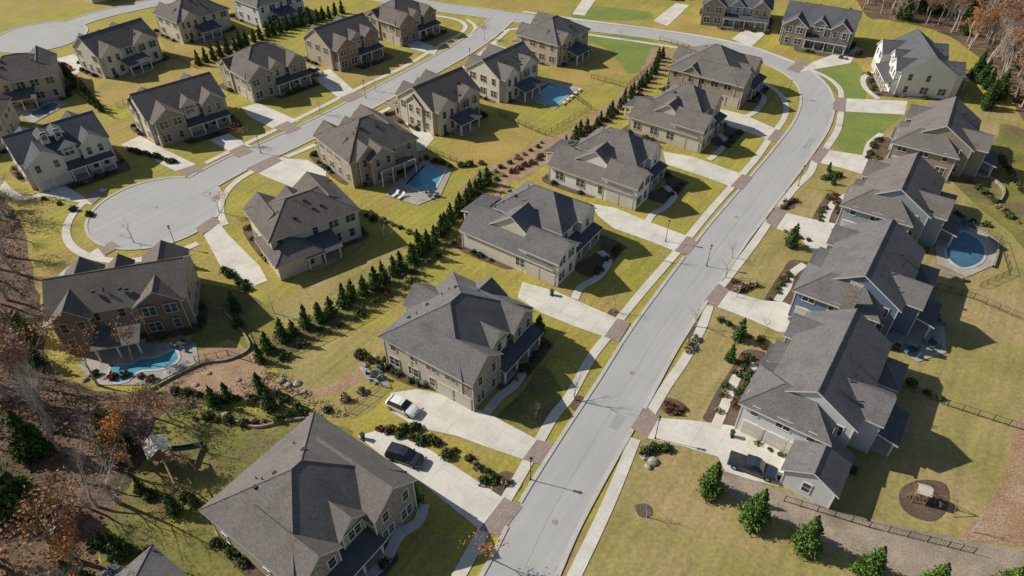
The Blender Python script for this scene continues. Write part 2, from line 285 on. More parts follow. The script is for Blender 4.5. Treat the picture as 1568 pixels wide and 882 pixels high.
def roofsolid(h,polys,rp='roof',t=.22):
    P=h.p(rp);T=h.p('trim');ed={}
    for q in polys:
        P.poly(q); T.poly([(x,y,z-t) for x,y,z in reversed(q)])
        for i in range(len(q)):
            a,b=tuple(q[i]),tuple(q[(i+1)%len(q)])
            if (b,a) in ed:
                del ed[(b,a)]
                if rp=='roof': h.p('ridge_caps').tube((a[0],a[1],a[2]-.03),(b[0],b[1],b[2]-.03),.1,.1,6)
            else: ed[(a,b)]=1
    for a,b in ed: T.poly([a,(a[0],a[1],a[2]-t),(b[0],b[1],b[2]-t),b])
def wing(h,x0,x1,y0,y1,ze,roof='hip',pitch=.6,z0=0,ov=.5,wall='walls',rp='roof'):
    if h.mx<0: x0,x1=-x1,-x0
    j=lambda:R.uniform(-.02,.02)
    x0+=j();x1+=j();y0+=j();y1+=j();ze+=j();pitch+=R.uniform(-.01,.01)
    if wall:
        w=h.p(wall)
        w.poly([(x0,y0,z0),(x1,y0,z0),(x1,y0,ze),(x0,y0,ze)]);w.poly([(x1,y0,z0),(x1,y1,z0),(x1,y1,ze),(x1,y0,ze)])
        w.poly([(x1,y1,z0),(x0,y1,z0),(x0,y1,ze),(x1,y1,ze)]);w.poly([(x0,y1,z0),(x0,y0,z0),(x0,y0,ze),(x0,y1,ze)])
        if z0==0:
            C=h.p('corner_boards')
            for a in (x0,x1):
                for c in (y0,y1): C.box(a-.07,a+.07,c-.07,c+.07,.02,ze-.08)
    X0,X1,Y0,Y1=x0-ov,x1+ov,y0-ov,y1+ov; t=.22
    zE=ze-ov*pitch+t
    if roof=='hip':
        w_,d_=X1-X0,Y1-Y0
        c=[(X0,Y0,zE),(X1,Y0,zE),(X1,Y1,zE),(X0,Y1,zE)]
        if w_>=d_:
            a=d_/2;zr=zE+a*pitch;yc=(Y0+Y1)/2;A=(X0+a,yc,zr);B=(X1-a-.001,yc,zr)
            q=[[c[0],c[1],B,A],[c[1],c[2],B],[c[2],c[3],A,B],[c[3],c[0],A]]
        else:
            a=w_/2;zr=zE+a*pitch;xc=(X0+X1)/2;A=(xc,Y0+a,zr);B=(xc,Y1-a-.001,zr)
            q=[[c[0],c[1],A],[c[1],c[2],B,A],[c[2],c[3],B],[c[3],c[0],A,B]]
    elif roof=='gx':
        yc=(y0+y1)/2;zr=zE+(Y1-Y0)/2*pitch;X0=x0-.3;X1=x1+.3
        A=(X0,yc,zr);B=(X1,yc,zr);q=[[(X0,Y0,zE),(X1,Y0,zE),B,A],[(X1,Y1,zE),(X0,Y1,zE),A,B]]
        if wall:
            for x in (x0,x1): w.poly([(x,y0,ze),(x,y1,ze),(x,yc,zr-t)])
    elif roof=='gy':
        xc=(x0+x1)/2;zr=zE+(X1-X0)/2*pitch;Y0=y0-.3;Y1=y1+.3
        A=(xc,Y0,zr);B=(xc,Y1,zr);q=[[(X0,Y1,zE),(X0,Y0,zE),A,B],[(X1,Y0,zE),(X1,Y1,zE),B,A]]
        if wall:
            for y in (y0,y1): w.poly([(x0,y,ze),(x1,y,ze),(xc,y,zr-t)])
    elif roof=='shf':
        q=[[(X0,Y0,ze),(X1,Y0,ze),(X1,y1,ze+(y1-y0)*pitch),(X0,y1,ze+(y1-y0)*pitch)]]
    elif roof=='shb':
        q=[[(X0,y0,ze+(y1-y0)*pitch),(X1,y0,ze+(y1-y0)*pitch),(X1,Y1,ze),(X0,Y1,ze)]]
    roofsolid(h,q,rp)
def win(h,px,py,dx,dy,w,z0,z1):
    nx,ny=dy,-dx; F=h.p('window_frames');G=h.p('windows')
    def bx(B,a0,a1,c0,c1,d0,d1):
        p=[]
        for z in (c0,c1):
            for a,d in ((a0,d0),(a1,d0),(a1,d1),(a0,d1)): p.append((px+dx*a+nx*d,py+dy*a+ny*d,z))
        b=len(B.v);B.v+=p
        for f in ((0,1,5,4),(1,2,6,5),(2,3,7,6),(3,0,4,7),(4,5,6,7),(0,3,2,1)): B.f.append(tuple(b+i for i in f));B.m.append(0)
    bx(G,-w/2,w/2,z0,z1,.0,.035)
    f=.1
    bx(F,-w/2-f,w/2+f,z1,z1+f*1.3,0,.09);bx(F,-w/2-f,w/2+f,z0-f,z0,0,.1)
    bx(F,-w/2-f,-w/2,z0,z1,0,.08);bx(F,w/2,w/2+f,z0,z1,0,.08)
    n=2 if w>1.3 else 1
    for i in range(1,n): bx(F,-w/2+w*i/n-.06,-w/2+w*i/n+.06,z0,z1,.036,.07)
    zm=(z0+z1)/2; bx(F,-w/2,w/2,zm-.025,zm+.025,.036,.055)
def autowin(h,x0,x1,y0,y1,sides,floors=(0,3.0),step=3.1,skip=.1):
    if h.mx<0:
        x0,x1=-x1,-x0; sides=sides.translate(str.maketrans('lr','rl'))
    S_={'f':((x0,y0),(1,0),x1-x0),'r':((x1,y0),(0,1),y1-y0),'b':((x1,y1),(-1,0),x1-x0),'l':((x0,y1),(0,-1),y1-y0)}
    for s in sides:
        (ax,ay),(dx,dy),L=S_[s]; n=max(1,int(L/step))
        for fl in floors:
            for i in range(n):
                if R.random()<skip: continue
                a=L*(i+.5)/n+R.uniform(-.15,.15); w=R.choice([.9,1.7,1.7]) if L/n>2.6 else .9
                win(h,ax+dx*a,ay+dy*a,dx,dy,w,fl+.9,fl+2.45)
def gdoors(h,side,x,y,n,w=2.6):
    G=h.p('garage_doors');F=h.p('window_frames');s=h.mx
    for i in range(n):
        for k in range(4):
            z0=.05+k*.56;z1=z0+.53
            if side in 'lr':
                d=(-1 if side=='l' else 1);xa,xb=sorted((s*x,s*(x+d*.09)));ya=y+i*(w+.4);G.box(xa,xb,ya,ya+w,z0,z1)
            else:
                xa,xb=sorted((s*(x+i*(w+.4)),s*(x+i*(w+.4)+w)));G.box(xa,xb,y-.09,y,z0,z1)
        z0,z1=2.3,2.48
        if side in 'lr': F.box(*sorted((s*x,s*(x+d*.12))),ya-.15,ya+w+.15,z0,z1);F.box(*sorted((s*x,s*(x+d*.04))),ya-.1,ya+w+.1,.02,2.3)
        else: F.box(xa-.15,xb+.15,y-.12,y,z0,z1);F.box(xa-.1,xb+.1,y-.04,y,.02,2.3)
def porch(h,x0,x1,y0,y1,z=2.9,back=False,rp='porch_roof'):
    wing(h,x0,x1,y0,y1,z,'shb' if back else 'shf',.28,wall=None,rp=rp,ov=.35)
    T=h.p('railings');s=h.mx
    n=max(2,int((x1-x0)/2.6)+1); yy=y1-.15 if back else y0+.15
    for i in range(n):
        x=s*(x0+.15+(x1-x0-.3)*i/(n-1)); T.box(x-.12,x+.12,yy-.12,yy+.12,.25,z+.02)
    a,b=sorted((s*x0,s*x1)); h.p('porch_floor').box(a,b,y0,y1,0.0,.26)
    if not back:
        xm=s*(x0+x1)/2; h.p('front_door').box(xm-.55,xm+.55,y1-.08,y1-.0,.26,2.4)
def vents(h,W,D,ze,pitch,n=6):
    V=h.p('vents')
    for i in range(n):
        x=R.uniform(-W*.3,W*.3); y=R.uniform(D*.08,D*.38)
        d=min(D/2-abs(y),W/2-abs(x)); z=ze+d*pitch+.2
        if R.random()<.5: V.tube((x,y,z-.2),(x,y,z+.45),.08,.08,6)
        else: V.box(x-.22,x+.22,y-.22,y+.22,z-.1,z+.22)
ROWS=[]
def build(name,u,v,face,W,D,style,wall,ri,trim='trim',gs=-1,rp='hip',accent=None,eh=5.9,extra=None,garage='side',back='porch',pitch=.6,dorm=''):
    h=House(name,u,v,face,ROOF[ri],W_[wall],M[trim],eh); h.mx=-gs; acc=accent or 'walls'
    w2,d2=W/2,D/2
    if style=='A':
        wing(h,-w2,w2,-d2,d2,eh,rp,pitch); autowin(h,-w2,w2,-d2,d2,'fblr')
        wing(h,-w2+.02,-w2+6.2,-d2-1.8,d2*.3,eh-.1,'gy',pitch+.15,wall=acc); autowin(h,-w2,-w2+6.2,-d2-1.8,0,'f',step=2.9,skip=0)
        wing(h,w2-5,w2-.4,-d2-.9,d2*.2,eh+.05,'gy',pitch+.22,wall=acc); autowin(h,w2-5,w2-.4,-d2-.9,0,'f',step=2.2,skip=0)
        wing(h,-1.4,1.7,-d2-.35,d2*.1,eh+.25,'gy',pitch+.3); autowin(h,-1.4,1.7,-d2-.35,0,'f',floors=(3.1,),step=2.5,skip=0)
        porch(h,-w2+6.3,w2-.6,-d2-2.6,-d2)
        if garage=='side': gdoors(h,'l',-w2,-d2-1.4,2)
        else: gdoors(h,'f',-w2+.4,-d2-1.8,2,2.4)
    elif style=='B':
        wing(h,-w2,w2,-d2+1,d2-1,eh,'gx',pitch+.05); autowin(h,-w2,w2,-d2+1,d2-1,'fblr')
        wing(h,-w2+.8,-w2+6.8,-d2-1.2,d2-.3,eh-.15,'gy',pitch+.1,wall=acc); autowin(h,-w2+.8,-w2+6.8,-d2-1.2,d2,'fb',step=2.9,skip=0)
        wing(h,w2-5.5,w2-.8,-d2-.2,d2+.6,eh+.1,'gy',pitch+.2,wall=acc); autowin(h,w2-5.5,w2-.8,-d2-.2,d2+.6,'fb',step=2.2,skip=0)
        wing(h,-.8,2,-d2+.6,0,eh+.7,'gy',.85); autowin(h,-.8,2,-d2+.6,0,'f',floors=(3.8,),step=2.5,skip=0)
        porch(h,-w2+7,w2-.9,-d2-1.8,-d2+1)
        if garage=='side': gdoors(h,'l',-w2+.8,-d2-.9,2)
        else: gdoors(h,'f',-w2+1.1,-d2-1.2,2,2.4)
    elif style=='C':
        wing(h,-1.8,w2,-d2+3.2,d2-3,eh+.3,'hip',pitch+.1); autowin(h,-1.8,w2,-d2+3.2,d2-3,'fblr')
        wing(h,-w2,.2,-d2+1,d2,3.7,'gy',pitch+.12); autowin(h,-w2,.2,-d2+5,d2,'lb',floors=(.2,),step=4)
        wing(h,-w2+.03,-w2+5.4,-d2,-d2+7,5.2,'gy',.8,wall=acc); autowin(h,-w2,-w2+5.4,-d2,0,'f',step=2.6,skip=0)
        wing(h,w2-4.6,w2-.4,-d2+2.2,0,eh+.35,'gy',.78,wall=acc); autowin(h,w2-4.6,w2-.4,-d2+2.2,0,'f',step=2.1,skip=0)
        wing(h,.5,w2-1,0,d2,3.3,'hip',pitch+.02); autowin(h,.5,w2-1,0,d2,'br',floors=(.1,),step=2.6)
        wing(h,-w2+2.2,-1,-d2+6.5,d2-5,5.6,'gx',.7)
        porch(h,-w2+5.6,w2-.6,-d2+.6,-d2+3.2)
        gdoors(h,'l',-w2,-d2+.5,2)
    elif style=='D':
        wing(h,-w2,w2-3,-d2+2,d2-1,eh+.2,'gx',pitch+.02); autowin(h,-w2,w2-3,-d2+2,d2-1,'fblr')
        wing(h,w2-7,w2,-d2,d2-3,eh-.5,'hip',pitch+.05); autowin(h,w2-7,w2,-d2,d2-3,'frb')
        wing(h,-1,4.4,-1,d2+1.6,eh+.1,'gy',pitch+.1); autowin(h,-1,4.4,-1,d2+1.6,'b',step=2.5,skip=0)
        wing(h,-w2+1,-w2+5.6,-d2+.6,2,eh-.1,'gy',.75,wall=acc); autowin(h,-w2+1,-w2+5.6,-d2+.6,2,'f',step=2.2,skip=0)
        wing(h,-w2+5,-w2+9,-d2,0,3.4,'gy',.8,wall=acc)
        wing(h,-w2-.5,-w2+4.5,2,d2+2,3.2,'hip',.5);autowin(h,-w2-.5,-w2+4.5,2,d2+2,'b',floors=(.1,),step=2.2)
        porch(h,-w2+5.7,w2-7.2,-d2-.6,-d2+2)
        gdoors(h,'r',w2,-d2+.8,2)
    if 's' in dorm:
        wing(h,-w2-.25,0,.6,4.6,eh+.12,'gx',pitch+.18); autowin(h,-w2-.25,0,.6,4.6,'l',step=2.4,skip=0)
    if 't' in dorm:
        wing(h,0,w2+.3,-2.4,2.4,eh+.15,'gx',pitch+.14); autowin(h,0,w2+.3,-2.4,2.4,'r',step=2.4,skip=0)
    if 'b' in dorm:
        wing(h,w2-6,w2-1.6,0,d2+.5,eh+.1,'gy',pitch+.2); autowin(h,w2-6,w2-1.6,0,d2+.5,'b',step=2.2,skip=0)
    if 'c' in dorm:
        s=h.mx;x=s*(w2-.1); h.p('chimney').box(min(x,x+s*.9),max(x,x+s*.9),-.9,.9,0,eh+4.2)
    if back=='porch': porch(h,-2.2,3.6,d2+(1.7 if style=='D' else .1 if style!='B' else 0.65),d2+4.0,2.9,True)
    if back=='hip': wing(h,1,w2-.6,0,d2+2.2,3.2,'hip',.5); autowin(h,1,w2-.6,0,d2+2.2,'b',floors=(.1,),step=2.2)
    if back=='gable': wing(h,-1,4,0,d2+1.9,eh-.2,'gy',pitch+.1); autowin(h,-1,4,0,d2+1.9,'b',step=2.4,skip=0)
    vents(h,W,D,eh,pitch)
    s=h.mx; h.p('vents').box(s*(w2-2)-.4,s*(w2-2)+.4,d2+.5,d2+1.3,0,.8)
    if extra: extra(h,W,D)
    h.finish()
    fy=-d2-2.6
    pts=[h.world(a,b) for a,b in ((-w2+5.5,fy-1.2),(0,fy-1.7),(w2-1,fy-1.6),(w2+1.2,fy),(w2+1.2,d2*.5),(w2-.5,d2*.5),(w2-1,-d2),(-w2+6,-d2+.5))]
    sheet('mulch_bed',pts,Z['bed']+.004,M['mulch'],True,4,world=True)
    pts=[h.world(a,b) for a,b in ((-w2-1,0),(-w2-1.1,d2+.8),(-w2+4,d2+1.3),(w2*.2,d2+1),(w2*.2,d2-1),(-w2+1,d2-1),(-w2+1,0))]
    sheet('mulch_bed',pts,Z['bed']+.004,M['mulch'],True,4,world=True)
    ROWS.append((h,W,D,fy)); return h
def r1x(h,W,D):
    w2,d2=W/2,D/2
    wing(h,w2-1.5,w2+5.0,.8,6.6,3.1,'gx',.6); autowin(h,w2-1.5,w2+5.0,.8,6.6,'br',floors=(.1,),step=3)
    gdoors(h,'r',w2,-d2+3.8+2.8,1,2.2)
def m1x(h,W,D):
    w2,d2=W/2,D/2
    wing(h,w2-6.5,w2+.8,0,D/2+3.5,3.2,'hip',.55); autowin(h,w2-6.5,w2+.8,0,D/2+3.5,'br',floors=(.1,),step=2.6)
def l1x(h,W,D):
    for x in (-2.2,0.2):
        y=-D/2*.45; z=5.9+(D/2+y)*.6+.4
        wing(h,x-.7,x+.7,y-1.2,y+2,z+.6,'gy',.6,z0=z-1); autowin(h,x-.7,x+.7,y-1.2,y,'f',floors=(z-1.1,),step=2,skip=0)
def deck(h,W,D):
    d2=D/2; d=h.p('deck'); d.box(-5,3,d2+.05,d2+3.4,2.4,2.6)
    T=h.p('railings')
    for x in (-4.9,-2.3,.4,2.9): T.box(x-.1,x+.1,d2+3.2,d2+3.4,0,3.5)
    T.box(-5,3,d2+3.3,d2+3.38,3.4,3.5)
    for i in range(33): T.box(-5+i*.25-.02,-5+i*.25+.02,d2+3.32,d2+3.36,2.6,3.4)
SH='suburban_house'
build(SH,467,750,-35,15.6,14.2,'A','olive',0,accent='stone_walls',gs=1,pitch=.62,back='none')
build(SH,192,978,-35,13,12,'A','beige',1)
build(SH,700,492,-34,16,13.6,'A','beige',1,accent='stone_walls',trim='tantrim',back='gable',pitch=.62,dorm='t')
build(SH,818,330,-35,15.5,19.5,'C','cream',1,trim='trim')
build(SH,936,234,-35,14.5,19,'C','white',0,trim='tantrim')
build(SH,1044,160,-36,14.5,17,'C','beige',0,trim='tantrim')
build(SH,1094,99,-34,15.5,16.5,'A','taupe',0,trim='tantrim',back='gable',dorm='s')
build(SH,1260,570,145,20.5,13.5,'D','grey',1,accent='stone_walls',extra=r1x)
build('blue_house',1325,413,145,20,14.5,'D','blue',1,accent='stone_walls',dorm='c')
build(SH,1374,293,146,17.5,14,'D','slate',0,accent='stone_walls')
build(SH,1440,200,148,18,14.5,'D','taupe',0,accent='stone_walls')
build('white_farmhouse',1410,90,168,18.5,14,'B','white',3,accent='white_walls',garage='front',rp='gx',dorm='s')
build('stone_house',1258,30,-118,18.5,13,'B','stone',3,accent='stone_walls')
build(SH,1132,-2,-108,19,13,'A','slate',3,accent='stone_walls')
build(SH,462,320,126,15.5,11,'A','beige',2,trim='tantrim',extra=m1x,pitch=.52)
build(SH,560,209,130,15,13.5,'A','taupe',2,trim='tantrim',accent='stone_walls',extra=deck,back='gable',dorm='b')
build(SH,672,142,138,14.5,13,'B','beige',2,trim='tantrim',dorm='t')
build(SH,770,98,140,14.5,12,'B','cream',0,trim='tantrim')
build(SH,848,48,142,14.5,12.5,'A','tan',0,trim='tantrim',dorm='b')
build(SH,86,214,-47,16,12.5,'B','cream',3,garage='front',extra=l1x)
build(SH,270,152,-48,17,13,'B','beige',2,trim='tantrim',accent='stone_walls',dorm='s')
build(SH,400,92,-44,16,13,'A','olive',2,trim='tantrim',accent='stone_walls',dorm='s')
build(SH,522,53,-42,15.5,13,'B','tan',2,trim='tantrim',accent='brick_walls')
build(SH,612,18,-40,15,12.5,'A','tan',2,trim='tantrim',accent='brick_walls',dorm='s')
build(SH,177,63,145,16.5,12.5,'B','cream',2,trim='tantrim')
build(SH,293,16,140,15.5,12,'A','beige',2,trim='tantrim',dorm='b')
build(SH,410,-6,140,15.5,12,'A','grey',0)
build(SH,28,108,118,15.5,12.5,'A','tan',2,trim='tantrim',accent='brick_walls',dorm='b')
build('brick_house',187,437,106,18.5,11.5,'B','taupe',2,trim='tantrim',accent='brick_walls',back='porch')
for u,v,f in ((760,-48,150),(930,-50,-110),(1020,-45,-110),(500,-50,140),(150,-40,-40),(-60,180,110),(-110,90,110)): build(SH,u,v,f,15,12.5,R.choice('AB'),R.choice(['beige','cream','tan']),R.choice([0,2]),trim='tantrim')
# ---------------------------------------------------------------- plants
def leafmat(n,a,b,isl=.45): return mat(n,a,b,1.2,rough=.75,fine=3,famt=.2,isl=isl,spec=.2)
LM={'cyp':leafmat('cypress_foliage',(.05,.105,.028),(.08,.14,.035)),'magn':leafmat('conifer_foliage',(.11,.185,.032),(.08,.145,.03)),'shrub':leafmat('shrub_foliage',(.06,.10,.03),(.11,.13,.04)),
    'red':leafmat('barberry_foliage',(.20,.085,.06),(.15,.08,.05)),'tanp':leafmat('ornamental_grass',(.38,.30,.17),(.28,.22,.11)),'brown':leafmat('autumn_leaves',(.36,.19,.09),(.24,.13,.07),.5),'rust':leafmat('rust_leaves',(.52,.22,.06),(.40,.19,.06),.5)}
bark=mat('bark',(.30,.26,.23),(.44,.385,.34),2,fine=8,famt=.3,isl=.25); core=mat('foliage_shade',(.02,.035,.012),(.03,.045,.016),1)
def tri(b,p,s,mi):
    a=Vector((R.gauss(0,1),R.gauss(0,1),R.gauss(0,1))).normalized(); c=a.orthogonal().normalized(); d=a.cross(c)
    t=R.uniform(0,6.28); e=c*math.cos(t)+d*math.sin(t); f=c*-math.sin(t)+d*math.cos(t); s*=R.uniform(.6,1.3)
    b.poly([p-e*s*.5-f*s*.4,p+e*s*.5-f*s*.3,p+e*s*.2+f*s*.5,p-e*s*.35+f*s*.45],mi)
def conifer(name,h,r,n,ls,m):
    b=MB(); b.tube((0,0,0),(0,0,h*.9),h*.02+.03,.02,6,1)
    for k in range(5):
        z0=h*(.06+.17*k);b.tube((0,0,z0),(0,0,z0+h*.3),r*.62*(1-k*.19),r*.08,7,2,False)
    for i in range(n//14):
        t=R.random()**1.35*.96+.02; a=R.uniform(0,6.28); rr=r*(1-t)**.8*(.8+.25*math.sin(a*3+t*9)+R.uniform(-.12,.2))
        if t<.08: rr*=.8
        c=Vector((math.cos(a)*rr*.85,math.sin(a)*rr*.85,h*(.04+.96*t)))
        for j in range(14):
            tri(b,c+Vector((R.gauss(0,1),R.gauss(0,1),R.gauss(.3,1.3)))*r*.13*(1.2-t),ls,0)
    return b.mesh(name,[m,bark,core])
def bush(name,r,h,n,ls,m):
    b=MB(); b.tube((0,0,0),(0,0,h*.75),r*.7,r*.3,8,1)
    for i in range(n//10):
        a=R.uniform(0,6.28);ph=math.acos(R.random());c=Vector((math.cos(a)*math.sin(ph)*r,math.sin(a)*math.sin(ph)*r,h*(.15+.8*math.cos(ph))))*R.uniform(.75,1.05)
        for j in range(10): tri(b,c+Vector((R.gauss(0,1),R.gauss(0,1),R.gauss(0,1)))*r*.14,ls,0)
    for v in range(len(b.v)):
        if b.v[v][2]<0: b.v[v]=(b.v[v][0],b.v[v][1],.02)
    return b.mesh(name,[m,core])
def bare(name,h,spread,depth,leaves=0,lm=None,ls=.25,th=1):
    b=MB(); tips=[]
    def br(p,d,L,r,k):
        segs=2 if k<depth else 1; q=p
        for s in range(segs):
            d=(d+Vector((R.gauss(0,.12),R.gauss(0,.12),R.gauss(.03,.08)))).normalized(); e=q+d*L/segs
            r1=r*(.72 if s<segs-1 or k==depth else .6); b.tube(q,e,r,r1 if k<depth else r*.3,5 if k==0 else 3,0,False)
            if k<depth:
                for j in range(R.choice([1,2,2,3]) if k else R.choice([1,2])):
                    if k==0 and s==0 and R.random()<.6: continue
                    az=R.uniform(0,6.28); up=R.uniform(.25,.8); nd=(Vector((math.cos(az),math.sin(az),0))*spread+d*up+Vector((0,0,.35))).normalized()
                    br(e if R.random()<.5 else q.lerp(e,R.uniform(.3,1)),nd,L*R.uniform(.5,.72),r1*.62,k+1)
            q=e;r=r1
        if k<depth:
            for j in range(2): az=R.uniform(0,6.28);br(q,(d*1.2+Vector((math.cos(az),math.sin(az),.3))*spread*.7).normalized(),L*R.uniform(.45,.65),r*.75,k+1)
        else: tips.append(q);tips.append(q-d*L*.4)
    br(Vector((0,0,-.1)),Vector((0,0,1)),h*.5,(h*.016+.02)*th,0)
    R.shuffle(tips)
    for t in tips[:leaves]:
        for j in range(6): tri(b,t+Vector((R.gauss(0,.28),R.gauss(0,.28),R.gauss(0,.28))),ls,1)
    return b.mesh(name,[bark,lm or LM['brown']])
P_cy=[conifer('cypress_mesh',3.8,1.15,1100,.2,LM['cyp']) for _ in range(4)]
P_big=[conifer('conifer_mesh',6.2,1.75,4200,.22,LM['magn']) for _ in range(3)]
P_dk=[conifer('pine_mesh',9,2.6,3000,.4,LM['cyp']) for _ in range(3)]
P_sh=[bush('shrub_mesh',.6,.75,360,.16,LM['shrub']) for _ in range(3)]
P_rd=[bush('red_shrub_mesh',.55,.6,260,.16,LM['red']) for _ in range(2)]
P_gr=[bush('grass_clump_mesh',.5,.7,220,.16,LM['tanp']) for _ in range(2)]
P_bt=[bare('bare_tree_mesh',10,.7,4,l,LM[k],.22,1.5) for l,k in ((0,'brown'),(0,'brown'),(0,'brown'),(40,'brown'),(170,'rust'),(140,'brown'))]
P_yt=[bare('young_tree_mesh',4.8,.7,3,l,LM[k],.13) for l,k in ((0,'brown'),(0,'brown'),(50,'rust'))]
def put(name,me,x,y,s=1,parent=None,zs=1):
    o=bpy.data.objects.new(name,me); S.collection.objects.link(o); o.location=(x,y,0); o.rotation_euler=(R.uniform(-.04,.04),R.uniform(-.04,.04),R.uniform(0,6.28)); o.scale=(s,s,s*zs)
    if parent: o.parent=parent
    return o
def along(pts,step,jit=0):
    p=sl(pts) ; out=[];acc=0
    for i in range(len(p)-1):
        a,b=p[i],p[i+1];L=math.dist(a,b);t=acc
        while t<L: out.append((a[0]+(b[0]-a[0])*t/L+R.uniform(-jit,jit),a[1]+(b[1]-a[1])*t/L+R.uniform(-jit,jit)));t+=step
        acc=t-L
    return out
for x,y in along([(398,552),(430,525),(470,505),(510,480),(550,455),(590,432),(620,408),(650,385),(680,358),(705,325),(725,300),(748,275)],2.15,.4): put('cypress_tree',R.choice(P_cy),x,y,R.uniform(.8,1.3),None,R.uniform(.9,1.15))
for x,y in along([(868,222),(905,198),(945,168),(975,140),(1000,112),(1012,88)],2.8,.5): put('cypress_tree',R.choice(P_cy),x,y,R.uniform(.65,1.15))
for x,y in along([(305,100),(350,82),(400,60),(450,42),(500,30),(525,20)],2.4,.3): put('cypress_tree',R.choice(P_cy),x,y,R.uniform(.9,1.4))
for x,y in along([(95,112),(130,145),(160,175)],3.0,.5): put('cypress_tree',R.choice(P_cy),x,y,R.uniform(.6,1))
for x,y in along([(1492,122),(1510,140),(1535,150),(1500,165),(1530,175)],3.2,.8): put('pine_tree',R.choice(P_dk),x,y,R.uniform(.5,.8))
for u,v,s in ((1085,754,.95),(1150,799,1.05),(1232,840,1.0),(1325,880,.95),(1420,907,.95),(1520,914,1.0),(1610,927,1)): put('conifer_tree',R.choice(P_big),*site(u,v),s)
for u,v,s in ((1210,378,1.0),(1130,520,.9),(1118,552,.7),(633,770,.9),(360,475,.8),(365,500,.6),(330,620,.8),(1268,262,.45),(1275,282,.45),(825,510,.8),(295,410,.5),(700,590,.4),(218,752,.6),(270,785,.8),(300,775,.6),(185,850,.9),(165,835,.7),(400,600,.8),(415,625,.9),(350,612,.7),(60,560,1),(45,520,1.2)): put('evergreen_tree',R.choice(P_cy),*site(u,v),s*1.25)
for x,y in along([(440,545),(520,495),(600,445),(670,400),(720,345),(760,300)],3.2,.8): put('shrub',R.choice(P_sh+P_gr+P_rd),x,y,R.uniform(.9,1.7))
for pts,k,st in [([(740,285),(800,258),(850,225)],P_rd+P_sh,1.9),([(745,268),(790,245),(840,215)],P_gr+P_sh,2.2),([(735,250),(700,255),(670,250),(650,240)],P_sh,2),([(880,215),(930,185),(975,150),(1005,100)],P_rd+P_sh+P_gr,2.4),
   ([(345,415),(380,440)],P_sh,1.1),([(200,232),(270,252)],P_sh,1.2),([(548,545),(600,568)],P_rd+P_gr+P_sh,1.1),([(620,655),(680,682),(690,700)],P_sh+P_gr,1.3),([(585,655),(650,680)],P_sh+P_rd,1.5),
   ([(335,830),(375,862)],P_sh,1.0),([(990,690),(1025,688)],P_sh,.8),([(1195,735),(1280,765)],P_sh+P_rd,1.3),([(1125,620),(1150,570)],P_rd+P_sh,1.2),([(1100,490),(1160,520),(1175,540)],P_rd+P_sh,1.7),([(1125,430),(1150,445)],P_rd,1.2),
   ([(1200,355),(1240,370)],P_rd+P_gr,1.4),([(1278,300),(1285,330)],P_gr+P_rd,1.2),([(1270,400),(1240,410)],P_rd,1.2),([(740,740),(790,735)],P_gr+P_sh,1.2),([(270,600),(345,615),(420,605),(470,640)],P_sh+P_gr,1.8),([(150,575),(250,585)],P_sh+P_rd,2),
   ([(480,640),(560,600)],P_sh+P_gr,2.4),([(70,305),(140,330)],P_sh,4),([(1395,590),(1440,612)],P_rd+P_sh,1.8),([(1500,290),(1560,345)],P_gr+P_sh,1.6),([(1460,330),(1520,350)],P_sh,1.8),([(560,330),(640,360)],P_gr+P_sh,2),([(1340,240),(1390,300)],P_sh,2),
   ([(300,640),(380,650),(480,630)],P_sh+P_gr+P_rd,1.6),([(210,750),(250,770),(300,765)],P_sh,2.2),([(150,830),(230,850),(260,880)],P_sh+P_gr,2.0),([(700,690),(760,735)],P_gr+P_sh,1.8),([(1130,445),(1160,438)],P_rd+P_gr,.9),([(1020,618),(1045,628),(1035,634),(1018,628)],P_rd+P_gr,1.1),
   ([(1050,540),(1062,520)],P_gr,1),([(1200,318),(1215,308)],P_rd+P_gr,.8),([(1265,275),(1290,268)],P_sh,.9),([(1530,240),(1590,330)],P_sh+P_gr+P_rd,1.5)]:
    for x,y in along(pts,st,.4):
        me=R.choice(k); put({'s':'shrub','r':'barberry_shrub','g':'ornamental_grass_clump'}[me.name[0]],me,x,y,R.uniform(.7,1.5))
for u,v,r in ((1030,624,1.6),(1125,440,2.2),(1208,314,1.2),(985,782,1.0),(885,618,1.3),(1275,272,1.5),(1110,430,1.2),(1062,510,1.5),(940,480,1.0),(775,742,1.8)):
    x,y=site(u,v);sheet('mulch_bed',[(x+r*R.uniform(.85,1.15)*math.cos(a*.6283),y+r*R.uniform(.85,1.15)*math.sin(a*.6283)) for a in range(10)],Z['bed']+.006,M['mulch'],True,4,world=True)
for h,W,D,fy in ROWS:
    for i in range(15):
        x=R.uniform(-W/2+6,W/2+.6);y=fy-R.uniform(.1,1.1)
        if R.random()<.3: x=W/2+.7;y=R.uniform(-D/2,D*.2)
        me=R.choice(P_sh+P_sh+P_rd+P_gr);put('foundation_shrub',me,*h.world(x,y),R.uniform(.6,1.2))
    for i in range(9):
        me=R.choice(P_sh+P_sh+P_gr);put('foundation_shrub',me,*h.world(-W/2-.6 if i%2 else R.uniform(-W/2,W*.1),D/2+R.uniform(.5,1.0) if i%2==0 else R.uniform(1,D/2)),R.uniform(.6,1.05))
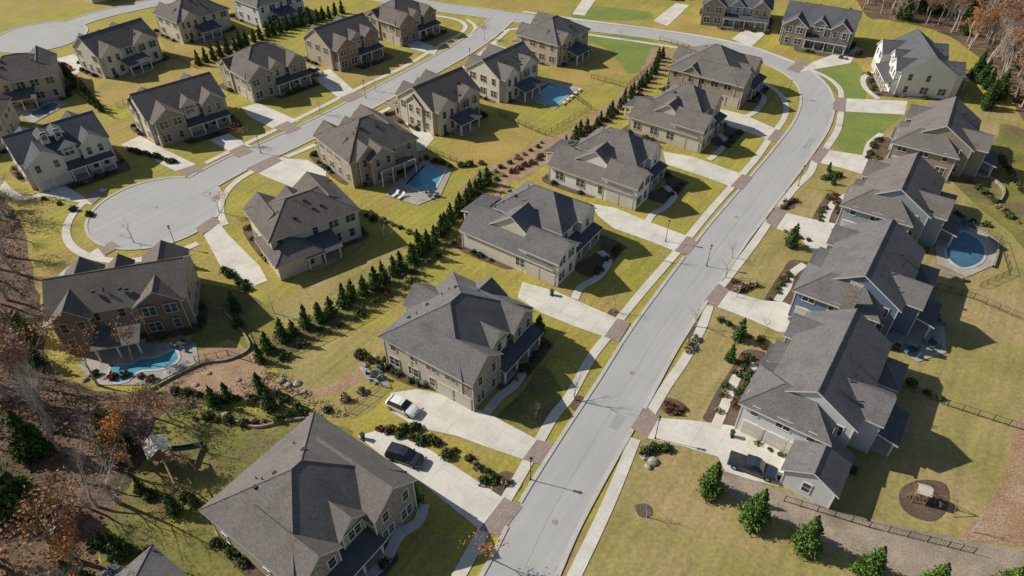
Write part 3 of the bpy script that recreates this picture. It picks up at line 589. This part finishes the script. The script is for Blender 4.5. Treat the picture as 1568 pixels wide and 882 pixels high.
for u,v,s,k in ((880,612,1.3,0),(1110,425,1.1,1),(940,478,.9,0),(990,792,.8,1),(820,640,.7,0),(1170,515,.9,1),(1128,455,.7,0),(735,850,1.2,2),(590,372,1.1,0),(420,480,1.0,1),(335,325,1.1,2),(205,372,1.1,0),(375,225,1,2),(1015,400,.9,0),(1065,500,1,1),(1200,310,.8,0),(650,160,1,1),(575,140,1,0),(742,62,1,2),(730,120,1,0),(490,175,1,1),(1490,815,.8,0),(1265,190,.7,1),(1100,86,.8,0),(950,60,.7,1),(845,105,.9,0),(1120,395,.8,1),(260,640,1.2,2),(310,690,1.1,0)):
    put('young_street_tree',P_yt[k],*site(u,v),s)
def wood(poly,n,smin,smax,pines=.1):
    P=sl(poly);xs=[p[0] for p in P];ys=[p[1] for p in P];e=empty('woodland_trees',0,0);k=0;tr=0
    while k<n and tr<n*30:
        tr+=1;x=R.uniform(min(xs),max(xs));y=R.uniform(min(ys),max(ys))
        if inpoly(x,y,P):
            k+=1
            if R.random()<pines: put('pine',R.choice(P_dk),x,y,R.uniform(.5,1),e)
            else: put('bare_tree',R.choice(P_bt),x,y,R.uniform(smin,smax),e)
wood([(-300,180),(-30,300),(20,340),(45,480),(55,570),(140,650),(225,680),(200,750),(140,830),(130,960),(-350,960)],165,.7,1.4,.05)
wood([(1320,14),(1360,28),(1440,46),(1500,90),(1560,160),(1620,330),(1740,340),(1760,100),(1660,-25),(1310,-25)],400,.7,1.3,.04)
for u,v,s in ((205,555,.7),(300,720,.4),(150,590,.8),(235,640,.7)): put('bare_tree',P_bt[5],*site(u,v),s)
def scatter(name,poly,n,s,m,zmax,rr=(.2,.8)):
    P=sl(poly);xs=[p[0] for p in P];ys=[p[1] for p in P];b=MB();k=0
    while k<n:
        x=R.uniform(min(xs),max(xs));y=R.uniform(min(ys),max(ys))
        if inpoly(x,y,P):
            k+=1;r=R.uniform(*rr)
            for j in range(9): tri(b,Vector((x+R.gauss(0,r),y+R.gauss(0,r),abs(R.gauss(0,zmax)))),s,0 if R.random()<.75 else 1)
    b.obj(name,[m,LM['shrub']])
scatter('woodland_undergrowth',[(-100,300),(20,320),(45,450),(60,560),(150,625),(220,650),(200,720),(150,800),(130,882),(-100,960)],600,.26,LM['brown'],.5,(.3,.6))
scatter('woodland_undergrowth',[(1345,15),(1500,60),(1560,170),(1640,300),(1750,200),(1650,-20),(1340,-20)],1000,.4,LM['brown'],.5)
scatter('bank_undergrowth',[(270,605),(330,600),(420,570),(540,640),(430,640),(330,635),(240,640)],200,.2,LM['shrub'],.3)
scatter('fallen_leaves',[(200,640),(330,640),(450,650),(380,720),(320,790),(300,882),(150,882),(150,780)],260,.14,LM['brown'],.02,(.5,2.5))
scatter('fallen_leaves',[(395,560),(430,520),(600,420),(735,290),(760,300),(640,420),(470,540)],260,.14,LM['brown'],.03,(.4,1.6))
# ---------------------------------------------------------------- rocks, pools, fences, lamps
def rock(u,v,s):
    x,y=site(u,v)
    bm=bmesh.new();bmesh.ops.create_icosphere(bm,subdivisions=2,radius=s)
    for w in bm.verts: w.co*=R.uniform(.8,1.15);w.co.z*=.6
    me=bpy.data.meshes.new('boulder');bm.to_mesh(me);bm.free();me.materials.append(M['rock']);o=bpy.data.objects.new('boulder',me);S.collection.objects.link(o);o.location=(x,y,s*.2)
for u,v,s in ((430,583,.6),(442,590,.5),(455,588,.6),(465,600,.4),(988,700,.6),(1000,708,.7),(993,715,.5),(345,635,.5),(330,625,.4),(300,590,.4),(160,580,.4),(560,560,.5),(575,548,.5),(320,572,.4),(365,582,.4),(130,582,.5),(790,265,.4),(820,248,.4)): rock(u,v,s)
def pool(deck_,water,sm=True,m='water'):
    sheet('pool_patio',deck_,.1,M['patio'])
    P=smooth(sl(water),5,True) if sm else sl(water)
    e=empty('swimming_pool',0,0)
    b=MB();b.poly([(x,y,.13) for x,y in P]);o=b.obj('water',[M[m]],e)
    if o.data.polygons[0].normal.z<0:o.data.flip_normals()
    o=ribbon('coping',P+[P[0],P[1]],.4,.17,M['kerb'],.15);o.parent=e
pool([(600,285),(655,240),(692,262),(675,300),(640,315),(590,300)],[(622,283),(650,255),(682,263),(668,288),(645,296)],False)
pool([(785,145),(830,120),(890,135),(850,168)],[(815,148),(842,128),(878,138),(852,162)],False)
pool([(120,560),(160,528),(300,525),(305,555),(230,590),(150,590)],[(170,562),(200,558),(215,550),(240,548),(268,536),(274,552),(250,566),(215,570),(195,585),(172,586)])
pool([(1430,360),(1490,340),(1530,370),(1525,405),(1480,425),(1435,405)],[(1450,372),(1475,355),(1505,375),(1505,400),(1475,412),(1450,395)],True,'dwater')
pool([(20,170),(80,148),(105,160),(50,190)],[(48,174),(78,158),(90,163),(62,181)],True,'dwater')
sheet('patio',[(1350,520),(1400,480),(1445,500),(1450,540),(1405,555)],.1,M['patio'])
sheet('patio',[(548,560),(590,575),(600,595),(560,580)],.1,M['patio'])
def fence(pts,ht=1.25,step=.3):
    p=sl(pts);b=MB()
    for i in range(len(p)-1):
        a=Vector((*p[i],0));c=Vector((*p[i+1],0));L=(c-a).length;ang=math.atan2(c.y-a.y,c.x-a.x);T=Matrix.Translation(a)@Matrix.Rotation(ang,4,'Z')
        b.box(0,L,-.015,.015,ht-.10,ht-.06,0,T);b.box(0,L,-.015,.015,.18,.22,0,T)
        n=int(L/2.2)+1
        for k in range(n+1): b.box(L*k/n-.035,L*k/n+.035,-.035,.035,0,ht,0,T)
        k=.1
        while k<L: b.box(k-.01,k+.01,-.01,.01,.1,ht-.02,0,T);k+=step
    b.obj('yard_fence',[M['metal']])
for f in [[(530,632),(585,592),(560,560)],[(1375,592),(1450,622),(1568,660),(1700,705)],[(1415,438),(1490,458),(1568,492),(1700,550)],[(1200,768),(1330,808),(1450,838),(1490,848)],[(352,470),(380,505),(402,552),(470,530),(560,485),(650,425)],[(765,178),(835,208),(905,168),(880,150)],[(240,78),(300,105),(320,95)],[(88,120),(150,168),(175,182)],[(300,555),(350,545),(385,555)],[(1010,62),(1055,75),(1030,95)],[(905,120),(960,135),(1000,100)],[(1440,325),(1530,370),(1545,420),(1500,440)],[(700,250),(640,225)],[(180,165),(220,150)]]: fence(f)
def rwall(pts,ht,w=.35):
    p=smooth(sl(pts),5); ribbon('retaining_wall',p,w,ht,M['stone'],ht)
rwall([(345,480),(372,510),(382,535),(350,552),(305,560),(230,598)],.4,.22);rwall([(350,640),(390,655),(440,645),(480,640)],.4,.25);rwall([(1425,410),(1465,430),(1475,428)],.8);rwall([(1485,345),(1525,375),(1520,410)],.5);rwall([(1500,262),(1535,290),(1530,310)],.6)
sheet('mulch_bed',[(1380,748),(1410,735),(1448,742),(1452,775),(1430,798),(1395,790),(1378,772)],Z['bed']+.01,M['mulch'],True)
def lamp(u,v):
    x,y=site(u,v);b=MB();b.tube((0,0,0),(0,0,.5),.13,.08,8);b.tube((0,0,.5),(0,0,3.9),.06,.045,8);b.box(-.16,.16,-.16,.16,3.9,3.96);b.tube((0,0,3.96),(0,0,4.4),.13,.2,6,1);b.tube((0,0,4.4),(0,0,4.62),.26,.03,6)
    o=b.obj('street_lamp',[M['metal'],M['trim']]);o.location=(x,y,0)
for u,v in ((1003,672),(812,735),(1019,370),(270,378),(720,100),(1082,408),(1222,285),(1205,150),(560,150),(400,235)): lamp(u,v)
def bin_(u,v):
    x,y=site(u,v);b=MB();b.tube((0,0,.05),(0,0,.95),.26,.33,4);b.box(-.27,.27,-.27,.3,.95,1.03);b.tube((-.25,.28,.1),(.25,.28,.1),.1,.1,8)
    o=b.obj('wheeled_bin',[M['bin']]);o.location=(x,y,.08);o.rotation_euler[2]=R.uniform(0,6)
for u,v in ((640,590),(652,593),(1120,668),(845,452),(556,672)): bin_(u,v)
def table(u,v):
    x,y=site(u,v);e=empty('patio_table_set',x,y,R.uniform(0,3),.1);b=MB();b.tube((0,0,0),(0,0,.7),.06,.06,6);b.tube((0,0,.7),(0,0,.75),.65,.65,14);b.obj('table',[M['metal']],e)
    c=MB()
    for k in range(4):
        T=Matrix.Rotation(k*math.pi/2,4,'Z')@Matrix.Translation((1.05,0,0));c.box(-.25,.25,-.25,.25,.38,.46,0,T);c.box(.2,.26,-.25,.25,.46,.95,0,T)
        for a in (-.2,.2):
            for d in (-.2,.2): c.box(a-.02,a+.02,d-.02,d+.02,0,.38,0,T)
    c.obj('chairs',[M['teal']],e)
for u,v in ((1432,495),(1425,530),(1395,540),(575,578),(662,300),(280,530),(1475,345),(60,165)): table(u,v)
def lounger(u,v,a):
    x,y=site(u,v);b=MB();b.box(-.95,.3,-.3,.3,.28,.36)
    b.poly([(.3,-.3,.34),(.95,-.3,.8),(.95,.3,.8),(.3,.3,.34)])
    for p in (-.85,.25):
        for q in (-.25,.25): b.box(p-.03,p+.03,q-.03,q+.03,0,.28)
    o=b.obj('sun_lounger',[M['trim']]);o.location=(x,y,.1);o.rotation_euler[2]=a
for i in range(5): lounger(862+i*6,160-i*5,-2.2)
for i in range(2): lounger(606+i*9,300+i*3,1.0)
# ---------------------------------------------------------------- vehicles
paint={k:mat('car_paint_'+k,c,c,1,rough=.25,famt=.03,spec=.6) for k,c in {'white':(.75,.75,.75),'black':(.03,.035,.045),'navy':(.03,.045,.075),'silver':(.5,.5,.5),'red':(.35,.03,.03)}.items()}
tyre=mat('tyre_rubber',(.02,.02,.02),(.03,.03,.03),3);cglass=mat('car_glass',(.02,.025,.03),(.03,.035,.04),1,rough=.05,spec=.8,famt=0);rim=mat('wheel_rim',(.4,.4,.42),(.45,.45,.45),1,rough=.3,metal=.6,famt=0);lampm=mat('tail_lamp',(.4,.02,.02),(.35,.02,.02),1,rough=.3,famt=0)
CAR=[(-2.35,.72,.45,.75,.80,.6,0),(-2.25,.88,.3,.85,1.0,.7,0),(-1.95,.92,.25,.95,1.12,.72,0),(-1.45,.93,.22,.98,1.58,.66,1),(-.2,.94,.22,.98,1.68,.68,1),(.35,.94,.22,.97,1.62,.66,1),(1.1,.93,.22,.95,1.05,.74,0),(1.8,.9,.25,.85,.95,.7,0),(2.2,.84,.3,.72,.82,.62,0),(2.35,.66,.42,.62,.66,.5,0)]
SUV=[(-2.4,.8,.45,.8,.9,.66,0),(-2.3,.92,.3,1.0,1.1,.78,0),(-2.05,.95,.28,1.1,1.72,.72,1),(-.3,.97,.26,1.08,1.82,.74,1),(.45,.97,.26,1.06,1.74,.72,1),(1.15,.96,.26,1.03,1.12,.8,0),(1.95,.93,.3,.95,1.04,.76,0),(2.3,.86,.35,.8,.9,.66,0),(2.42,.7,.45,.68,.74,.55,0)]
TRK=[(-2.95,.95,.5,1.05,1.06,.9,0),(-2.9,.97,.45,1.15,1.16,.92,0),(-1.05,.98,.42,1.15,1.16,.92,0),(-.95,.98,.4,1.15,1.80,.74,1),(.1,.98,.38,1.15,1.90,.76,1),(.65,.98,.38,1.15,1.84,.74,1),(1.3,.97,.38,1.12,1.22,.84,0),(2.3,.95,.4,1.05,1.14,.82,0),(2.8,.9,.45,.95,1.0,.75,0),(2.92,.8,.5,.8,.85,.66,0)]
def car(name,p0,p1,st,col,wh=.34):
    x0,y0=site(*p0);x1,y1=site(*p1);e=empty(name,(x0+x1)/2,(y0+y1)/2,math.atan2(y1-y0,x1-x0),.06)
    b=MB();rings=[]
    for x,hw,zb,zt,zr,hr,c in st:
        base=len(b.v);b.v+=[(x,-hw*.92,zb),(x,-hw,(zb+zt)/2),(x,-hw*.97,zt),(x,-hr,zr),(x,-hr*.6,zr+.04),(x,hr*.6,zr+.04),(x,hr,zr),(x,hw*.97,zt),(x,hw,(zb+zt)/2),(x,hw*.92,zb)];rings.append(base)
    for i in range(len(rings)-1):
        a,c=rings[i],rings[i+1];ca,cc=st[i][6],st[i+1][6]
        for k in range(10):
            j=(k+1)%10;mi=0
            if k in (2,6) and (ca or cc): mi=1
            if k in (3,4,5) and (ca!=cc): mi=1
            b.f.append((a+k,a+j,c+j,c+k));b.m.append(mi)
    b.f.append(tuple(rings[0]+k for k in range(10)));b.m.append(0);b.f.append(tuple(rings[-1]+k for k in reversed(range(10))));b.m.append(0)
    b.obj('body',[paint[col],cglass],e)
    L0,L1=st[0][0],st[-1][0];w=MB();hw=st[4][1]
    for x in (L0+.95,L1-.95):
        for s in (-1,1): w.tube((x,s*(hw-.2),wh),(x,s*(hw+.02),wh),wh,wh,14,0);w.tube((x,s*(hw+.02),wh),(x,s*(hw+.04),wh),wh*.6,wh*.55,10,1)
    w.obj('wheels',[tyre,rim],e)
    d=MB()
    for s in (-1,1):
        d.box(L0-.02,L0+.12,s*.62-.16,s*.62+.16,.68,.86,0);d.box(L1-.2,L1+.0,s*.58-.17,s*.58+.17,.6,.74,1);d.box(.75,.95,s*(hw+.1)-.1,s*(hw+.1)+.1,1.0,1.13,2)
    if st is TRK: d.box(-2.8,-1.1,-.78,.78,1.12,1.215,3)
    d.obj('lights_and_mirrors',[lampm,M['trim'],paint[col],M['metal']],e)
car('parked_car',(597,618),(637,636),CAR,'white');car('parked_car',(596,695),(645,712),SUV,'black');car('pickup_truck',(1118,708),(1184,732),TRK,'navy',.42)
car('parked_car',(93,437),(86,462),SUV,'white');car('parked_car',(88,104),(110,108),CAR,'red');car('parked_car',(1158,42),(1178,35),CAR,'red');car('parked_car',(475,112),(492,116),CAR,'silver');car('parked_car',(1300,88),(1320,80),SUV,'navy')
def playset(u,v,ang,s=1):
    x,y=site(u,v);e=empty('wooden_playset',x,y,ang);w=MB()
    for a in (-.8,.8):
        for c in (-.8,.8): w.box(a-.06,a+.06,c-.06,c+.06,0,2.8)
    w.box(-.85,.85,-.85,.85,1.4,1.5);w.box(-.85,.85,-.83,-.78,2.0,2.1);w.box(-.83,-.78,-.85,.85,2.0,2.1)
    w.tube((.8,0,2.5),(4.6,0,2.5),.07,.07,6)
    for c in (-1.2,1.2): w.tube((4.5,0,2.5),(4.7,c,0),.06,.06,6)
    for a in (2,3.3):
        for d in (-.2,.2): w.tube((a+d,0,2.5),(a+d,0,.5),.015,.015,4)
        w.box(a-.25,a+.25,-.12,.12,.46,.5)
    for k in range(6): w.box(-1.6+k*.14,-1.5+k*.14,-.3,.3,.2+k*.22,.25+k*.22)
    w.obj('frame',[M['wood']],e)
    r=MB();r.poly([(-1,-1,2.6),(1,-1,2.6),(1,0,3.3),(-1,0,3.3)]);r.poly([(1,1,2.6),(-1,1,2.6),(-1,0,3.3),(1,0,3.3)]);r.obj('canopy',[M['tantrim']],e)
    q=MB()
    for k in range(6):
        a,c=k/6,(k+1)/6;f=lambda t:(.8+2.6*t,1.4*(1-t)**1.3+.15)
        (ya,za),(yb,zb)=f(a),f(c);q.poly([(-.3,ya,za),(.3,ya,za),(.3,yb,zb),(-.3,yb,zb)]);q.poly([(-.3,ya,za+.2),(-.3,ya,za),(-.3,yb,zb),(-.3,yb,zb+.2)]);q.poly([(.3,ya,za),(.3,ya,za+.2),(.3,yb,zb+.2),(.3,yb,zb)])
    q.obj('slide',[M['bin']],e)
    e.scale=(s,s,s)
playset(255,712,-.9,1.4);playset(1405,765,-.4,.8)
# ---------------------------------------------------------------- light, sky, camera
w=bpy.data.worlds.new('World');S.world=w;w.use_nodes=True;n=w.node_tree.nodes;l=w.node_tree.links
sky=n.new('ShaderNodeTexSky');sky.sky_type='NISHITA';sky.sun_disc=False
EL=math.radians(35);sd=Vector((1,-.3,0)).normalized()
sky.sun_elevation=EL;sky.sun_rotation=math.atan2(-sd.x,-sd.y)%(2*math.pi)
l.new(sky.outputs[0],n['Background'].inputs[0]);n['Background'].inputs[1].default_value=.078
ld=bpy.data.lights.new('sun','SUN');ld.energy=5.0;ld.angle=math.radians(.53);ld.color=(1,.935,.81);lo=bpy.data.objects.new('sun',ld);S.collection.objects.link(lo)
d=Vector((sd.x*math.cos(EL),sd.y*math.cos(EL),-math.sin(EL)));lo.rotation_euler=d.to_track_quat('-Z','Y').to_euler();lo.location=(-60,60,80)
S.view_settings.view_transform='Standard';S.view_settings.look='None';S.view_settings.exposure=0
cd=bpy.data.cameras.new('camera');cd.lens=36*FL/1568;cd.sensor_width=36;cd.clip_end=6000;cd.clip_start=.5
co=bpy.data.objects.new('camera',cd);S.collection.objects.link(co);co.location=(0,0,CAMH);co.rotation_euler=(math.pi/2-TH,0,0);S.camera=co
print('objects',len(S.objects))
